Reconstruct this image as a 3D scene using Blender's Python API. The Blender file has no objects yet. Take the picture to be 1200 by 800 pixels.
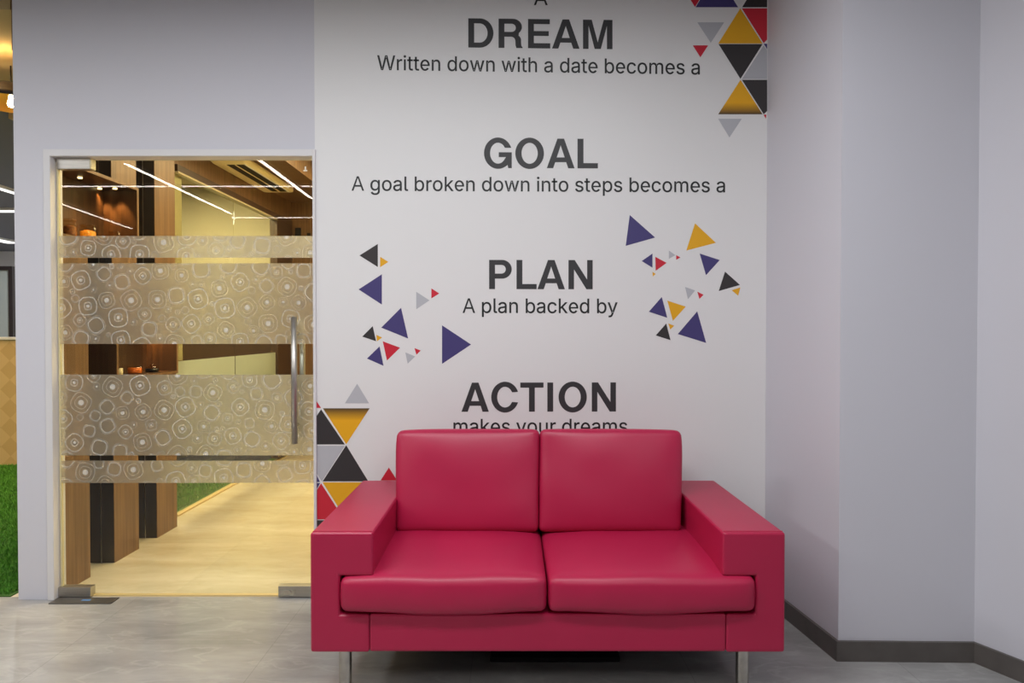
import bpy, bmesh, math, random
from mathutils import Vector, Matrix
from mathutils.geometry import tessellate_polygon
from mathutils import noise

# ------------------------------------------------------------------ camera
SC = bpy.context.scene
COL = SC.collection
CAM_H = 1.244
FPX = 800.0                      # focal length in pixels of the 1200 x 800 frame
PITCH = math.radians(0.86)
cam_d = bpy.data.cameras.new('camera')
cam_d.sensor_width = 36.0
cam_d.lens = 36.0 * FPX / 1200.0
cam_d.clip_start = 0.05
cam = bpy.data.objects.new('camera', cam_d)
COL.objects.link(cam)
cam.location = (0, 0, CAM_H)
cam.rotation_euler = (math.radians(90) - PITCH, 0, 0)
SC.camera = cam

def at(px, py, Y):
    """point on the plane y = Y seen at this place of the photograph"""
    u = (px - 600.0) / FPX
    v = (400.0 - py) / FPX
    d = Vector((u, math.cos(PITCH) + v * math.sin(PITCH), -math.sin(PITCH) + v * math.cos(PITCH)))
    return Vector((0, 0, CAM_H)) + d * (Y / d.y)

# ------------------------------------------------------------------ world, exposure
SC.view_settings.view_transform = 'Standard'
SC.view_settings.look = 'None'
SC.view_settings.gamma = 1.0
SC.view_settings.use_curve_mapping = False
SC.view_settings.exposure = 0.0
W = bpy.data.worlds.new('world')
SC.world = W
W.use_nodes = True
W.node_tree.nodes['Background'].inputs[0].default_value = (0.8, 0.85, 1.0, 1)
W.node_tree.nodes['Background'].inputs[1].default_value = 0.05

# light settings: watts, colour
COOL = (0.965, 0.985, 1.0)
WARM = (1.0, 0.82, 0.49)
P_MAIN, P_BACK, P_SIDE, P_INNER, P_GRASS, P_OFFICE = 58, 19, 44, 44, 60, 170
LED_STRENGTH = 48.0

def area_light(name, loc, sx, sy, power, color, parent=None):
    l = bpy.data.lights.new(name, 'AREA')
    l.shape = 'RECTANGLE'; l.size = sx; l.size_y = sy
    l.energy = power; l.color = color
    o = bpy.data.objects.new(name, l)
    COL.objects.link(o)
    o.location = loc
    if parent:
        o.parent = parent
        o.location = Vector(loc) - parent.location
    return o

# ------------------------------------------------------------------ materials
def rgb(r, g, b):
    f = lambda c: (c / 255 / 12.92) if c / 255 <= 0.04045 else ((c / 255 + 0.055) / 1.055) ** 2.4
    return (f(r), f(g), f(b), 1)

def mat(name, color, rough=0.5, metal=0.0, bump=None, var=None, spec=0.5, coat=0.0):
    m = bpy.data.materials.new(name); m.use_nodes = True
    nt = m.node_tree; p = nt.nodes['Principled BSDF']
    p.inputs['Base Color'].default_value = color
    p.inputs['Roughness'].default_value = rough
    p.inputs['Metallic'].default_value = metal
    p.inputs['Specular IOR Level'].default_value = spec
    p.inputs['Coat Weight'].default_value = coat
    tc = nt.nodes.new('ShaderNodeTexCoord')
    if var:                                     # (scale vector, amount, noise scale)
        mp = nt.nodes.new('ShaderNodeMapping'); mp.inputs['Scale'].default_value = var[0]
        nz = nt.nodes.new('ShaderNodeTexNoise'); nz.inputs['Scale'].default_value = var[2]
        nz.inputs['Detail'].default_value = 5
        mx = nt.nodes.new('ShaderNodeMix'); mx.data_type = 'RGBA'
        nt.links.new(tc.outputs['Object'], mp.inputs['Vector'])
        nt.links.new(mp.outputs[0], nz.inputs['Vector'])
        cr = nt.nodes.new('ShaderNodeMapRange')
        cr.inputs[1].default_value = 0.3; cr.inputs[2].default_value = 0.7
        nt.links.new(nz.outputs['Fac'], cr.inputs[0])
        nt.links.new(cr.outputs[0], mx.inputs['Factor'])
        k = var[1]
        mx.inputs['A'].default_value = (color[0] * (1 - k), color[1] * (1 - k), color[2] * (1 - k), 1)
        mx.inputs['B'].default_value = (min(1, color[0] * (1 + k)), min(1, color[1] * (1 + k)), min(1, color[2] * (1 + k)), 1)
        nt.links.new(mx.outputs['Result'], p.inputs['Base Color'])
    if bump:                                    # (noise scale, strength, distance)
        nz = nt.nodes.new('ShaderNodeTexNoise'); nz.inputs['Scale'].default_value = bump[0]
        nz.inputs['Detail'].default_value = 3
        bp = nt.nodes.new('ShaderNodeBump'); bp.inputs['Strength'].default_value = bump[1]
        bp.inputs['Distance'].default_value = bump[2]
        nt.links.new(tc.outputs['Object'], nz.inputs['Vector'])
        nt.links.new(nz.outputs['Fac'], bp.inputs['Height'])
        nt.links.new(bp.outputs[0], p.inputs['Normal'])
    return m

def emit(name, color, strength):
    m = bpy.data.materials.new(name); m.use_nodes = True
    nt = m.node_tree
    p = nt.nodes['Principled BSDF']
    p.inputs['Base Color'].default_value = (0.8, 0.8, 0.8, 1)
    p.inputs['Emission Color'].default_value = (*color[:3], 1)
    p.inputs['Emission Strength'].default_value = strength
    return m

def clear_glass(name, tint, ior=1.5):
    m = bpy.data.materials.new(name); m.use_nodes = True
    nt = m.node_tree; nt.nodes.remove(nt.nodes['Principled BSDF'])
    out = nt.nodes['Material Output']
    tr = nt.nodes.new('ShaderNodeBsdfTransparent'); tr.inputs[0].default_value = tint
    gl = nt.nodes.new('ShaderNodeBsdfGlossy'); gl.inputs['Roughness'].default_value = 0.0
    fr = nt.nodes.new('ShaderNodeFresnel'); fr.inputs[0].default_value = ior
    mx = nt.nodes.new('ShaderNodeMixShader')
    ge = nt.nodes.new('ShaderNodeNewGeometry')          # only the outer faces of the sheet reflect
    ma = nt.nodes.new('ShaderNodeMath'); ma.operation = 'SUBTRACT'; ma.inputs[0].default_value = 1.0
    mb = nt.nodes.new('ShaderNodeMath'); mb.operation = 'MULTIPLY'
    nt.links.new(ge.outputs['Backfacing'], ma.inputs[1])
    nt.links.new(fr.outputs[0], mb.inputs[0]); nt.links.new(ma.outputs[0], mb.inputs[1])
    nt.links.new(mb.outputs[0], mx.inputs[0]); nt.links.new(tr.outputs[0], mx.inputs[1])
    nt.links.new(gl.outputs[0], mx.inputs[2]); nt.links.new(mx.outputs[0], out.inputs[0])
    return m

def frosted(name, color, clear, rough=0.55):
    m = bpy.data.materials.new(name); m.use_nodes = True
    nt = m.node_tree; nt.nodes.remove(nt.nodes['Principled BSDF'])
    out = nt.nodes['Material Output']
    rf = nt.nodes.new('ShaderNodeBsdfRefraction'); rf.inputs['Roughness'].default_value = rough
    rf.inputs['IOR'].default_value = 1.22; rf.inputs['Color'].default_value = (1, 1, 1, 1)
    tl = nt.nodes.new('ShaderNodeBsdfTranslucent'); tl.inputs[0].default_value = color
    df = nt.nodes.new('ShaderNodeBsdfDiffuse'); df.inputs[0].default_value = color
    m1 = nt.nodes.new('ShaderNodeMixShader'); m1.inputs[0].default_value = 0.45
    m2 = nt.nodes.new('ShaderNodeMixShader'); m2.inputs[0].default_value = clear
    nt.links.new(tl.outputs[0], m1.inputs[1]); nt.links.new(df.outputs[0], m1.inputs[2])
    nt.links.new(m1.outputs[0], m2.inputs[1]); nt.links.new(rf.outputs[0], m2.inputs[2])
    nt.links.new(m2.outputs[0], out.inputs[0])
    return m

def film_ink(name, color, solid):
    m = bpy.data.materials.new(name); m.use_nodes = True
    nt = m.node_tree; nt.nodes.remove(nt.nodes['Principled BSDF'])
    out = nt.nodes['Material Output']
    tr = nt.nodes.new('ShaderNodeBsdfTransparent')
    tl = nt.nodes.new('ShaderNodeBsdfTranslucent'); tl.inputs[0].default_value = color
    df = nt.nodes.new('ShaderNodeBsdfDiffuse'); df.inputs[0].default_value = color
    m1 = nt.nodes.new('ShaderNodeMixShader'); m1.inputs[0].default_value = 0.92
    m2 = nt.nodes.new('ShaderNodeMixShader'); m2.inputs[0].default_value = solid
    nt.links.new(tl.outputs[0], m1.inputs[1]); nt.links.new(df.outputs[0], m1.inputs[2])
    nt.links.new(tr.outputs[0], m2.inputs[1]); nt.links.new(m1.outputs[0], m2.inputs[2])
    nt.links.new(m2.outputs[0], out.inputs[0])
    return m

def tiles(name, c1, c2, vein, sx, sy, rough, seam, off=(0, 0)):
    """polished stone laid in large tiles, soft diagonal veins"""
    m = bpy.data.materials.new(name); m.use_nodes = True
    nt = m.node_tree; p = nt.nodes['Principled BSDF']; L = nt.links.new
    p.inputs['Roughness'].default_value = rough
    tc = nt.nodes.new('ShaderNodeTexCoord')
    mp = nt.nodes.new('ShaderNodeMapping'); mp.inputs['Location'].default_value = (off[0], off[1], 0)
    L(tc.outputs['Object'], mp.inputs[0])
    m2 = nt.nodes.new('ShaderNodeMapping'); m2.inputs['Rotation'].default_value = (0, 0, 0.45)
    m2.inputs['Scale'].default_value = (1.2, 3.4, 1)
    L(tc.outputs['Object'], m2.inputs[0])
    n1 = nt.nodes.new('ShaderNodeTexNoise'); n1.inputs['Scale'].default_value = 1.6
    n1.inputs['Detail'].default_value = 9; n1.inputs['Roughness'].default_value = 0.62
    n1.inputs['Distortion'].default_value = 0.3
    L(m2.outputs[0], n1.inputs['Vector'])
    r1 = nt.nodes.new('ShaderNodeValToRGB')
    r1.color_ramp.elements[0].position = 0.32; r1.color_ramp.elements[0].color = c1
    r1.color_ramp.elements[1].position = 0.68; r1.color_ramp.elements[1].color = c2
    L(n1.outputs['Fac'], r1.inputs[0])
    n2 = nt.nodes.new('ShaderNodeTexNoise'); n2.inputs['Scale'].default_value = 2.3
    n2.inputs['Detail'].default_value = 6; n2.inputs['Distortion'].default_value = 0.4
    L(m2.outputs[0], n2.inputs['Vector'])
    r2 = nt.nodes.new('ShaderNodeValToRGB')
    e = r2.color_ramp.elements
    e[0].position = 0.475; e[0].color = (0, 0, 0, 1)
    e[1].position = 0.525; e[1].color = (0, 0, 0, 1)
    k = e.new(0.5); k.color = (0.22, 0.22, 0.22, 1)
    L(n2.outputs['Fac'], r2.inputs[0])
    mx = nt.nodes.new('ShaderNodeMix'); mx.data_type = 'RGBA'
    L(r2.outputs[0], mx.inputs['Factor']); L(r1.outputs[0], mx.inputs['A']); mx.inputs['B'].default_value = vein
    br = nt.nodes.new('ShaderNodeTexBrick'); br.offset = 0.0
    br.inputs['Scale'].default_value = 1.0
    br.inputs['Brick Width'].default_value = sx; br.inputs['Row Height'].default_value = sy
    br.inputs['Mortar Size'].default_value = 0.0016
    br.inputs['Color1'].default_value = (1, 1, 1, 1); br.inputs['Color2'].default_value = (0.93, 0.93, 0.93, 1)
    br.inputs['Mortar'].default_value = seam
    L(mp.outputs[0], br.inputs['Vector'])
    ml = nt.nodes.new('ShaderNodeMix'); ml.data_type = 'RGBA'; ml.blend_type = 'MULTIPLY'
    ml.inputs['Factor'].default_value = 1.0
    L(mx.outputs['Result'], ml.inputs['A']); L(br.outputs['Color'], ml.inputs['B'])
    L(ml.outputs['Result'], p.inputs['Base Color'])
    return m

def wood(name, dark, light, rough=0.4):
    """veneer with straight vertical grain"""
    m = bpy.data.materials.new(name); m.use_nodes = True
    nt = m.node_tree; p = nt.nodes['Principled BSDF']; L = nt.links.new
    p.inputs['Roughness'].default_value = rough
    tc = nt.nodes.new('ShaderNodeTexCoord')
    mp = nt.nodes.new('ShaderNodeMapping'); mp.inputs['Scale'].default_value = (1, 1, 0.03)
    L(tc.outputs['Object'], mp.inputs[0])
    n = nt.nodes.new('ShaderNodeTexNoise'); n.inputs['Scale'].default_value = 55
    n.inputs['Detail'].default_value = 6; n.inputs['Roughness'].default_value = 0.6
    L(mp.outputs[0], n.inputs['Vector'])
    r = nt.nodes.new('ShaderNodeValToRGB')
    r.color_ramp.elements[0].position = 0.3; r.color_ramp.elements[0].color = dark
    r.color_ramp.elements[1].position = 0.7; r.color_ramp.elements[1].color = light
    L(n.outputs['Fac'], r.inputs[0]); L(r.outputs[0], p.inputs['Base Color'])
    return m

def chevron(name, c1, c2):
    """timber panel of triangular facets"""
    m = bpy.data.materials.new(name); m.use_nodes = True
    nt = m.node_tree; p = nt.nodes['Principled BSDF']; L = nt.links.new
    p.inputs['Roughness'].default_value = 0.5
    tc = nt.nodes.new('ShaderNodeTexCoord')
    mp = nt.nodes.new('ShaderNodeMapping'); mp.inputs['Rotation'].default_value = (0, math.radians(45), 0)
    L(tc.outputs['Object'], mp.inputs[0])
    ck = nt.nodes.new('ShaderNodeTexChecker'); ck.inputs['Scale'].default_value = 8
    ck.inputs['Color1'].default_value = c1; ck.inputs['Color2'].default_value = c2
    L(mp.outputs[0], ck.inputs['Vector']); L(ck.outputs['Color'], p.inputs['Base Color'])
    return m

def print_gradient(name, c_low, c_high, z0, z1):
    """ink printed as a two-colour blend between two heights of the wall"""
    m = bpy.data.materials.new(name); m.use_nodes = True
    nt = m.node_tree; p = nt.nodes['Principled BSDF']; L = nt.links.new
    p.inputs['Roughness'].default_value = 0.55
    tc = nt.nodes.new('ShaderNodeTexCoord')
    sp = nt.nodes.new('ShaderNodeSeparateXYZ'); L(tc.outputs['Generated'], sp.inputs[0])
    r = nt.nodes.new('ShaderNodeValToRGB')
    r.color_ramp.elements[0].position = z0; r.color_ramp.elements[0].color = c_low
    r.color_ramp.elements[1].position = z1; r.color_ramp.elements[1].color = c_high
    L(sp.outputs['Z'], r.inputs[0]); L(r.outputs[0], p.inputs['Base Color'])
    return m

M = dict(
    paint=mat('wall_paint', rgb(213, 212, 221), 0.6, bump=(180, 0.05, 0.002)),
    ceiling=mat('ceiling_paint', rgb(225, 225, 225), 0.7),
    ceiling_dim=mat('grey_ceiling_paint', rgb(96, 96, 98), 0.7),
    vinyl=mat('white_wall_vinyl', rgb(232, 231, 232), 0.45),
    floor=tiles('grey_marble', rgb(146, 145, 144), rgb(178, 177, 176), rgb(200, 199, 198), 0.8, 0.8, 0.16, (0.8, 0.8, 0.8, 1), (0.15, 0.5)),
    cream=tiles('cream_marble', rgb(214, 200, 172), rgb(236, 226, 204), rgb(200, 184, 150), 0.8, 0.8, 0.2, (0.86, 0.86, 0.86, 1)),
    baseb=mat('dark_stone_skirting', rgb(92, 87, 84), 0.4, var=((1, 1, 1), 0.12, 14)),
    frame=mat('white_door_frame', rgb(222, 220, 222), 0.4),
    leather=mat('magenta_leather', rgb(178, 27, 71), 0.40, bump=(420, 0.10, 0.002), var=((1, 1, 1), 0.05, 3)),
    leather_in=mat('magenta_leather_shell', rgb(180, 32, 72), 0.45),
    black=mat('black_cloth', rgb(20, 20, 20), 0.9),
    chrome=mat('worn_chrome', rgb(196, 192, 184), 0.22, 1.0, var=((1, 1, 1), 0.15, 30)),
    steel=mat('brushed_steel', rgb(190, 186, 180), 0.42, 1.0, var=((1, 60, 60), 0.1, 8)),
    plate=mat('dark_steel_plate', rgb(92, 88, 84), 0.45, 0.4),
    glass=clear_glass('door_glass', (0.93, 0.95, 0.92, 1)),
    glass_edge=mat('glass_edge', rgb(226, 214, 170), 0.3),
    pglass=clear_glass('partition_glass', (0.93, 0.94, 0.87, 1)),
    film=frosted('frosted_film', (0.46, 0.44, 0.41, 1), 0.58, 1.0),
    film_plain=frosted('plain_frosted_film', (0.72, 0.76, 0.66, 1), 0.35),
    ink1=film_ink('film_pattern_bright', (0.97, 0.96, 0.93, 1), 0.50),
    ink2=film_ink('film_pattern_faint', (0.95, 0.94, 0.90, 1), 0.22),
    letters=mat('charcoal_print', rgb(54, 53, 56), 0.5),
    caption=mat('black_print', rgb(32, 32, 34), 0.5),
    navy=mat('navy_print', rgb(68, 60, 118), 0.5),
    gold=mat('gold_print', rgb(234, 172, 22), 0.5),
    red=mat('red_print', rgb(206, 34, 56), 0.5),
    silver=mat('silver_print', rgb(186, 187, 194), 0.5),
    coal=mat('black_triangle_print', rgb(52, 48, 50), 0.5),
    gold_dn=print_gradient('gold_print_dark_foot', rgb(90, 66, 30), rgb(236, 172, 14), 0.02, 0.34),
    gold_up=print_gradient('gold_print_dark_head', rgb(236, 172, 14), rgb(90, 66, 30), 0.66, 0.98),
    white=mat('white_print', rgb(226, 226, 228), 0.5),
    wood=wood('walnut_veneer', rgb(98, 72, 50), rgb(140, 106, 74)),
    dwood=wood('dark_veneer', rgb(66, 46, 32), rgb(96, 68, 46)),
    charcoal=mat('charcoal_laminate', rgb(62, 56, 54), 0.45),
    beige=mat('beige_wall', rgb(214, 204, 176), 0.7),
    tan=mat('tan_plaster', rgb(196, 172, 124), 0.7),
    dgrey=mat('dark_grey_ceiling', rgb(92, 92, 98), 0.7),
    dframe=mat('dark_brown_frame', rgb(70, 50, 38), 0.45),
    cfr2=mat('cream_threshold', rgb(214, 190, 140), 0.4),
    cframe=mat('cream_frame', rgb(190, 178, 146), 0.5),
    chev=chevron('chevron_timber', rgb(214, 184, 132), rgb(202, 170, 118)),
    turf=mat('turf_backing', rgb(48, 92, 26), 0.9),
    blade=mat('grass_blade', rgb(72, 132, 34), 0.7, var=((1, 1, 1), 0.35, 30)),
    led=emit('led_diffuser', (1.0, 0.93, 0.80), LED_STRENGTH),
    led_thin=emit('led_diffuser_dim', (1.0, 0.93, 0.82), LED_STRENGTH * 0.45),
    panel=emit('panel_diffuser', (1.0, 0.98, 0.96), 1.5),
    warmled=emit('warm_led', (1.0, 0.72, 0.34), 7.0),
    bulb=emit('bulb_glow', (1.0, 0.80, 0.45), 40.0),
    spot=emit('downlight_glow', (1.0, 0.74, 0.34), 4.0),
    alu=mat('white_aluminium', rgb(220, 220, 220), 0.4),
    ac=mat('cream_plastic', rgb(246, 228, 176), 0.4),
    slot=mat('dark_slot', rgb(34, 30, 28), 0.6),
    shade=mat('dark_shade', rgb(40, 34, 36), 0.4),
    shade_in=mat('gold_shade_lining', rgb(226, 168, 70), 0.35, 0.6),
    jar=clear_glass('jar_glass', (0.95, 0.86, 0.68, 1), 1.45),
    amber=mat('amber_glass', rgb(214, 132, 40), 0.2),
    nuts=mat('brown_nuts', rgb(140, 86, 44), 0.7, var=((1, 1, 1), 0.6, 90)),
    pasta=mat('golden_pasta', rgb(224, 160, 52), 0.6, var=((1, 1, 1), 0.4, 90)),
    wax=mat('cream_wax', rgb(240, 224, 180), 0.6),
    orange=mat('orange_wax', rgb(222, 118, 40), 0.5),
    jblack=mat('black_ceramic', rgb(26, 24, 24), 0.3),
    window=clear_glass('window_glass', (0.52, 0.58, 0.60, 1)),
    tag=mat('white_sticker', rgb(236, 232, 220), 0.5),
    blue=mat('blue_sticker', rgb(96, 140, 196), 0.5),
)

# ------------------------------------------------------------------ building helpers
ROOT = {}
def root_loc(o):
    while o.parent: o = o.parent
    return Vector(o.location)

def obj(name, bm, m, parent=None, smooth=False, origin=None):
    me = bpy.data.meshes.new(name)
    org = root_loc(parent) if parent else (Vector(origin) if origin else Vector((0, 0, 0)))
    bmesh.ops.translate(bm, verts=bm.verts, vec=-org)
    bmesh.ops.recalc_face_normals(bm, faces=bm.faces)
    bm.to_mesh(me); bm.free()
    for mm in (m if isinstance(m, (list, tuple)) else [m]): me.materials.append(mm)
    if smooth:
        for p in me.polygons: p.use_smooth = True
    o = bpy.data.objects.new(name, me)
    COL.objects.link(o)
    if parent: o.parent = parent
    else: o.location = org
    return o

def tag(o, label=None, cat=None, group=None, kind=None):
    if label: o['label'] = label
    if cat: o['category'] = cat
    if group: o['group'] = group
    if kind: o['kind'] = kind
    return o

def thing(name, loc, label, cat, group=None, kind=None):
    o = bpy.data.objects.new(name, None)
    COL.objects.link(o); o.location = loc
    o.empty_display_size = 0.1
    return tag(o, label, cat, group, kind)

def struct(name, bm, m, label, cat):
    return tag(obj(name, bm, m), label, cat, None, 'structure')

def box(x0, x1, y0, y1, z0, z1, bev=0.0, bm=None, seg=2, mi=0):
    own = bmesh.new()
    bmesh.ops.create_cube(own, size=1)
    for v in own.verts:
        v.co = Vector(((x0 + x1) / 2 + v.co.x * (x1 - x0), (y0 + y1) / 2 + v.co.y * (y1 - y0), (z0 + z1) / 2 + v.co.z * (z1 - z0)))
    if bev > 0:
        bmesh.ops.bevel(own, geom=list(own.edges), offset=bev, segments=seg, affect='EDGES', profile=0.6)
    for f in own.faces: f.material_index = mi
    if bm is None: return own
    merge(bm, own); return bm

def merge(bm, other):
    me = bpy.data.meshes.new('tmp'); other.to_mesh(me); other.free()
    bm.from_mesh(me); bpy.data.meshes.remove(me)
    return bm

def cyl(p0, p1, r, bm=None, n=24, r2=None, bev=0.0):
    p0, p1 = Vector(p0), Vector(p1); d = p1 - p0
    own = bmesh.new()
    bmesh.ops.create_cone(own, cap_ends=True, segments=n, radius1=r, radius2=r if r2 is None else r2, depth=d.length)
    if bev:
        es = [e for e in own.edges if abs(e.verts[0].co.z - e.verts[1].co.z) < 1e-6]
        bmesh.ops.bevel(own, geom=es, offset=bev, segments=2, affect='EDGES')
    q = d.to_track_quat('Z', 'Y').to_matrix().to_4x4()
    bmesh.ops.transform(own, matrix=Matrix.Translation((p0 + p1) / 2) @ q, verts=own.verts)
    if bm is None: return own
    return merge(bm, own)

def lathe(prof, center, n=40):
    bm = bmesh.new(); rings = []
    for r, z in prof:
        if r < 1e-6: rings.append([bm.verts.new((center[0], center[1], center[2] + z))])
        else: rings.append([bm.verts.new((center[0] + r * math.cos(2 * math.pi * k / n), center[1] + r * math.sin(2 * math.pi * k / n), center[2] + z)) for k in range(n)])
    for a, b in zip(rings, rings[1:]):
        for k in range(n):
            q = [a[k % len(a)], a[(k + 1) % len(a)], b[(k + 1) % len(b)], b[k % len(b)]]
            q = [v for i, v in enumerate(q) if v not in q[:i]]
            if len(q) > 2:
                try: bm.faces.new(q)
                except ValueError: pass
    return bm

def prism_y(poly, y0, y1, bev=0.0, seg=2):
    """polygon in (x, z) pushed along y"""
    bm = bmesh.new()
    a = [bm.verts.new((x, y0, z)) for x, z in poly]; b = [bm.verts.new((x, y1, z)) for x, z in poly]
    bm.faces.new(a); bm.faces.new(list(reversed(b)))
    n = len(poly)
    for i in range(n): bm.faces.new((a[i], b[i], b[(i + 1) % n], a[(i + 1) % n]))
    bmesh.ops.recalc_face_normals(bm, faces=bm.faces)
    if bev: bmesh.ops.bevel(bm, geom=list(bm.edges), offset=bev, segments=seg, affect='EDGES', profile=0.6)
    return bm

def rounded(c, s, r, n=14, warp=None):
    """soft block: centre c, size s, corner radius r; warp(p, u) reshapes it, u in -1..1"""
    bm = bmesh.new(); h = Vector(s) / 2
    t = [math.sin(math.pi / 2 * (-1 + 2 * i / n)) for i in range(n + 1)]
    t = [0.55 * a + 0.45 * (-1 + 2 * i / n) for i, a in enumerate(t)]
    for ax in range(3):
        for sg in (-1, 1):
            g = []
            for i in range(n + 1):
                row = []
                for j in range(n + 1):
                    u = [0, 0, 0]; u[ax] = sg; u[(ax + 1) % 3] = t[i]; u[(ax + 2) % 3] = t[j]
                    p = Vector((u[0] * h.x, u[1] * h.y, u[2] * h.z))
                    q = Vector([max(-h[k] + r, min(h[k] - r, p[k])) for k in range(3)])
                    d = p - q
                    if d.length > 1e-9: p = q + d.normalized() * r
                    uu = Vector([p[k] / h[k] for k in range(3)])
                    if warp: p = warp(p, uu)
                    row.append(bm.verts.new(p + Vector(c)))
                g.append(row)
            for i in range(n):
                for j in range(n):
                    bm.faces.new((g[i][j], g[i + 1][j], g[i + 1][j + 1], g[i][j + 1]))
    bmesh.ops.remove_doubles(bm, verts=bm.verts, dist=1e-5)
    return bm

def flat_poly(loops, to3d, bm=None):
    """filled outline with holes; loops of 2-D points"""
    bm = bm or bmesh.new()
    v2 = [[Vector((x, y, 0)) for x, y in lp] for lp in loops]
    allp = [p for lp in v2 for p in lp]
    vs = [bm.verts.new(to3d(p.x, p.y)) for p in allp]
    for tri in tessellate_polygon(v2):
        try: bm.faces.new([vs[i] for i in tri])
        except ValueError: pass
    return bm

# ------------------------------------------------------------------ the setting
WY = 3.15                                   # face of the wall behind the sofa
XC = at(897.5, 400, WY).x                   # corner with the right-hand wall
DX0, DX1 = at(62, 400, WY).x, at(368, 400, WY).x
DZ = at(200, 183, WY).z
WL = at(18.5, 400, WY).x                    # free end of the wall on the left
TOP = 2.86

b = box(-9.9, 2.7, -8.2, WY + 0.03, -0.1, 0)
box(-1.0, 2.7, WY + 0.03, 3.3, -0.1, 0, bm=b)
struct('floor', b, M['floor'], 'polished grey marble tile floor under the red sofa', 'floor')
struct('ceiling', box(-9.9, 2.7, -8.2, 3.35, TOP, TOP + 0.1), M['ceiling_dim'], 'grey ceiling over the sofa area', 'ceiling')

b = bmesh.new()
box(WL, DX0, WY, WY + 0.06, 0, TOP, bm=b)
box(DX0, DX1, WY, WY + 0.06, DZ, TOP, bm=b)
box(DX1, XC + 0.3, WY, WY + 0.06, 0, TOP, bm=b)
struct('wall_back', b, M['paint'], 'pale grey wall holding the glass door and the printed mural', 'wall')

pts = [(XC, WY), (1.234, 2.565), (1.741, 2.555), (1.812, 2.412), (2.42, 1.19), (2.42, -8.1)]
b = bmesh.new()
out = [(XC + 0.25, WY + 0.02), (2.65, 2.9), (2.65, -8.1)]
poly = pts + list(reversed(out))
lo = [b.verts.new((x, y, 0)) for x, y in poly]; hi = [b.verts.new((x, y, TOP)) for x, y in poly]
for i in range(len(poly)):
    j = (i + 1) % len(poly); b.faces.new((lo[i], lo[j], hi[j], hi[i]))
b.faces.new(lo); b.faces.new(hi)
struct('wall_right', b, M['paint'], 'pale grey wall stepping forward at the right of the sofa', 'wall')

def offset_path(p, d):
    res = []
    for i in range(len(p)):
        ns = []
        for a, c in ((i - 1, i), (i, i + 1)):
            if a < 0 or c >= len(p): continue
            e = Vector((p[c][0] - p[a][0], p[c][1] - p[a][1])).normalized(); ns.append(Vector((e.y, -e.x)))
        n = sum(ns, Vector((0, 0))).normalized(); k = d / max(0.3, n.dot(ns[0]))
        res.append((p[i][0] + n.x * k, p[i][1] + n.y * k))
    return res
inner = offset_path(pts, 0.012)             # in front of the wall face
inner[0] = (inner[0][0], WY)
b = bmesh.new(); SK = 0.076
for i in range(len(pts) - 1):
    q = [pts[i], pts[i + 1], inner[i + 1], inner[i]]
    lo = [b.verts.new((x, y, 0)) for x, y in q]; hi = [b.verts.new((x, y, SK)) for x, y in q]
    b.faces.new(lo); b.faces.new(hi)
    for k in range(4): b.faces.new((lo[k], lo[(k + 1) % 4], hi[(k + 1) % 4], hi[k]))
struct('baseboard_right', b, M['baseb'], 'dark grey stone skirting along the right wall', 'skirting')

struct('wall_left', box(-10.0, -9.9, -8.2, 13.0, 0, TOP + 0.1), M['paint'], 'plain pale wall closing the left side of the open office', 'wall')
struct('wall_front', box(-9.9, 2.7, -8.3, -8.2, 0, TOP), M['paint'], 'plain pale wall behind the camera', 'wall')

# door lining
b = bmesh.new(); F0, F1 = WY - 0.012, WY + 0.075
FW = 0.03
box(DX0 - FW, DX0 + 0.002, F0, F1, 0, DZ + FW, 0.003, b)
box(DX1 - 0.002, DX1 + 0.012, F0, F1, 0, DZ + FW, 0.003, b)
box(DX0, DX1, F0, F1, DZ - 0.002, DZ + FW, 0.003, b)
struct('trim_1', b, M['frame'], 'thin white frame lining the glass door opening', 'door frame')

# ------------------------------------------------------------------ beyond the glass door
IX0, IX1, IY1, IZ = -2.26, -0.55, 7.0, 2.75
b = box(-2.35, IX1, WY + 0.031, IY1, -0.1, 0.0)
struct('floor_corridor', b, M['cream'], 'cream marble floor glowing warm behind the glass door', 'floor')
struct('trim_2', box(DX0, DX1, WY + 0.035, WY + 0.06, 0.0, 0.006), M['cfr2'], 'thin threshold line under the glass door', 'threshold')
struct('ceiling_corridor', box(-1.75, IX1, 3.22, IY1, IZ, IZ + 0.08), M['ceiling'], 'cream ceiling of the corridor behind the glass door', 'ceiling')
b = box(-2.345, -1.75, 3.22, IY1, 2.56, IZ + 0.08)
box(-2.30, IX0, 4.57, IY1, 2.36, 2.56, bm=b)
struct('trim_3', b, M['wood'], 'timber clad soffit above the corridor glazing', 'soffit')
struct('wall_corridor', box(IX1, IX1 + 0.1, 3.22, IY1, 0, IZ), M['beige'], 'beige right wall of the corridor behind the door', 'wall')
b = box(IX0 - 0.05, IX1, IY1, IY1 + 0.1, 0, IZ)
struct('wall_end', b, M['wood'], 'timber veneer wall closing the far end of the corridor', 'wall')
struct('wall_timber', box(-2.345, -2.327, 3.235, 4.565, 0, 2.55), M['dwood'], 'dark timber wall behind the fins of the corridor', 'wall')
struct('wall_meeting', box(-3.55, IX0 - 0.05, IY1, IY1 + 0.1, 0, IZ), M['beige'], 'beige wall seen through the corridor glazing', 'wall')

for (x0, x1, y0, y1) in ((346, 353, 267, 279), (360, 364, 273, 281)):
    a, c = at(x0, y0, IY1), at(x1, y1, IY1)
    b = box(a.x, c.x, IY1 - 0.012, IY1, c.z, a.z, 0.003)
    tag(obj('wall_vent', b, M['slot'], origin=((a.x + c.x) / 2, IY1, a.z)),
        'small dark square vent on the far timber wall, %s' % ('the wider one beside the dark post' if x0 < 350 else 'the smaller one near the door edge'), 'vent', 'dark vents on the far timber wall')

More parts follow.
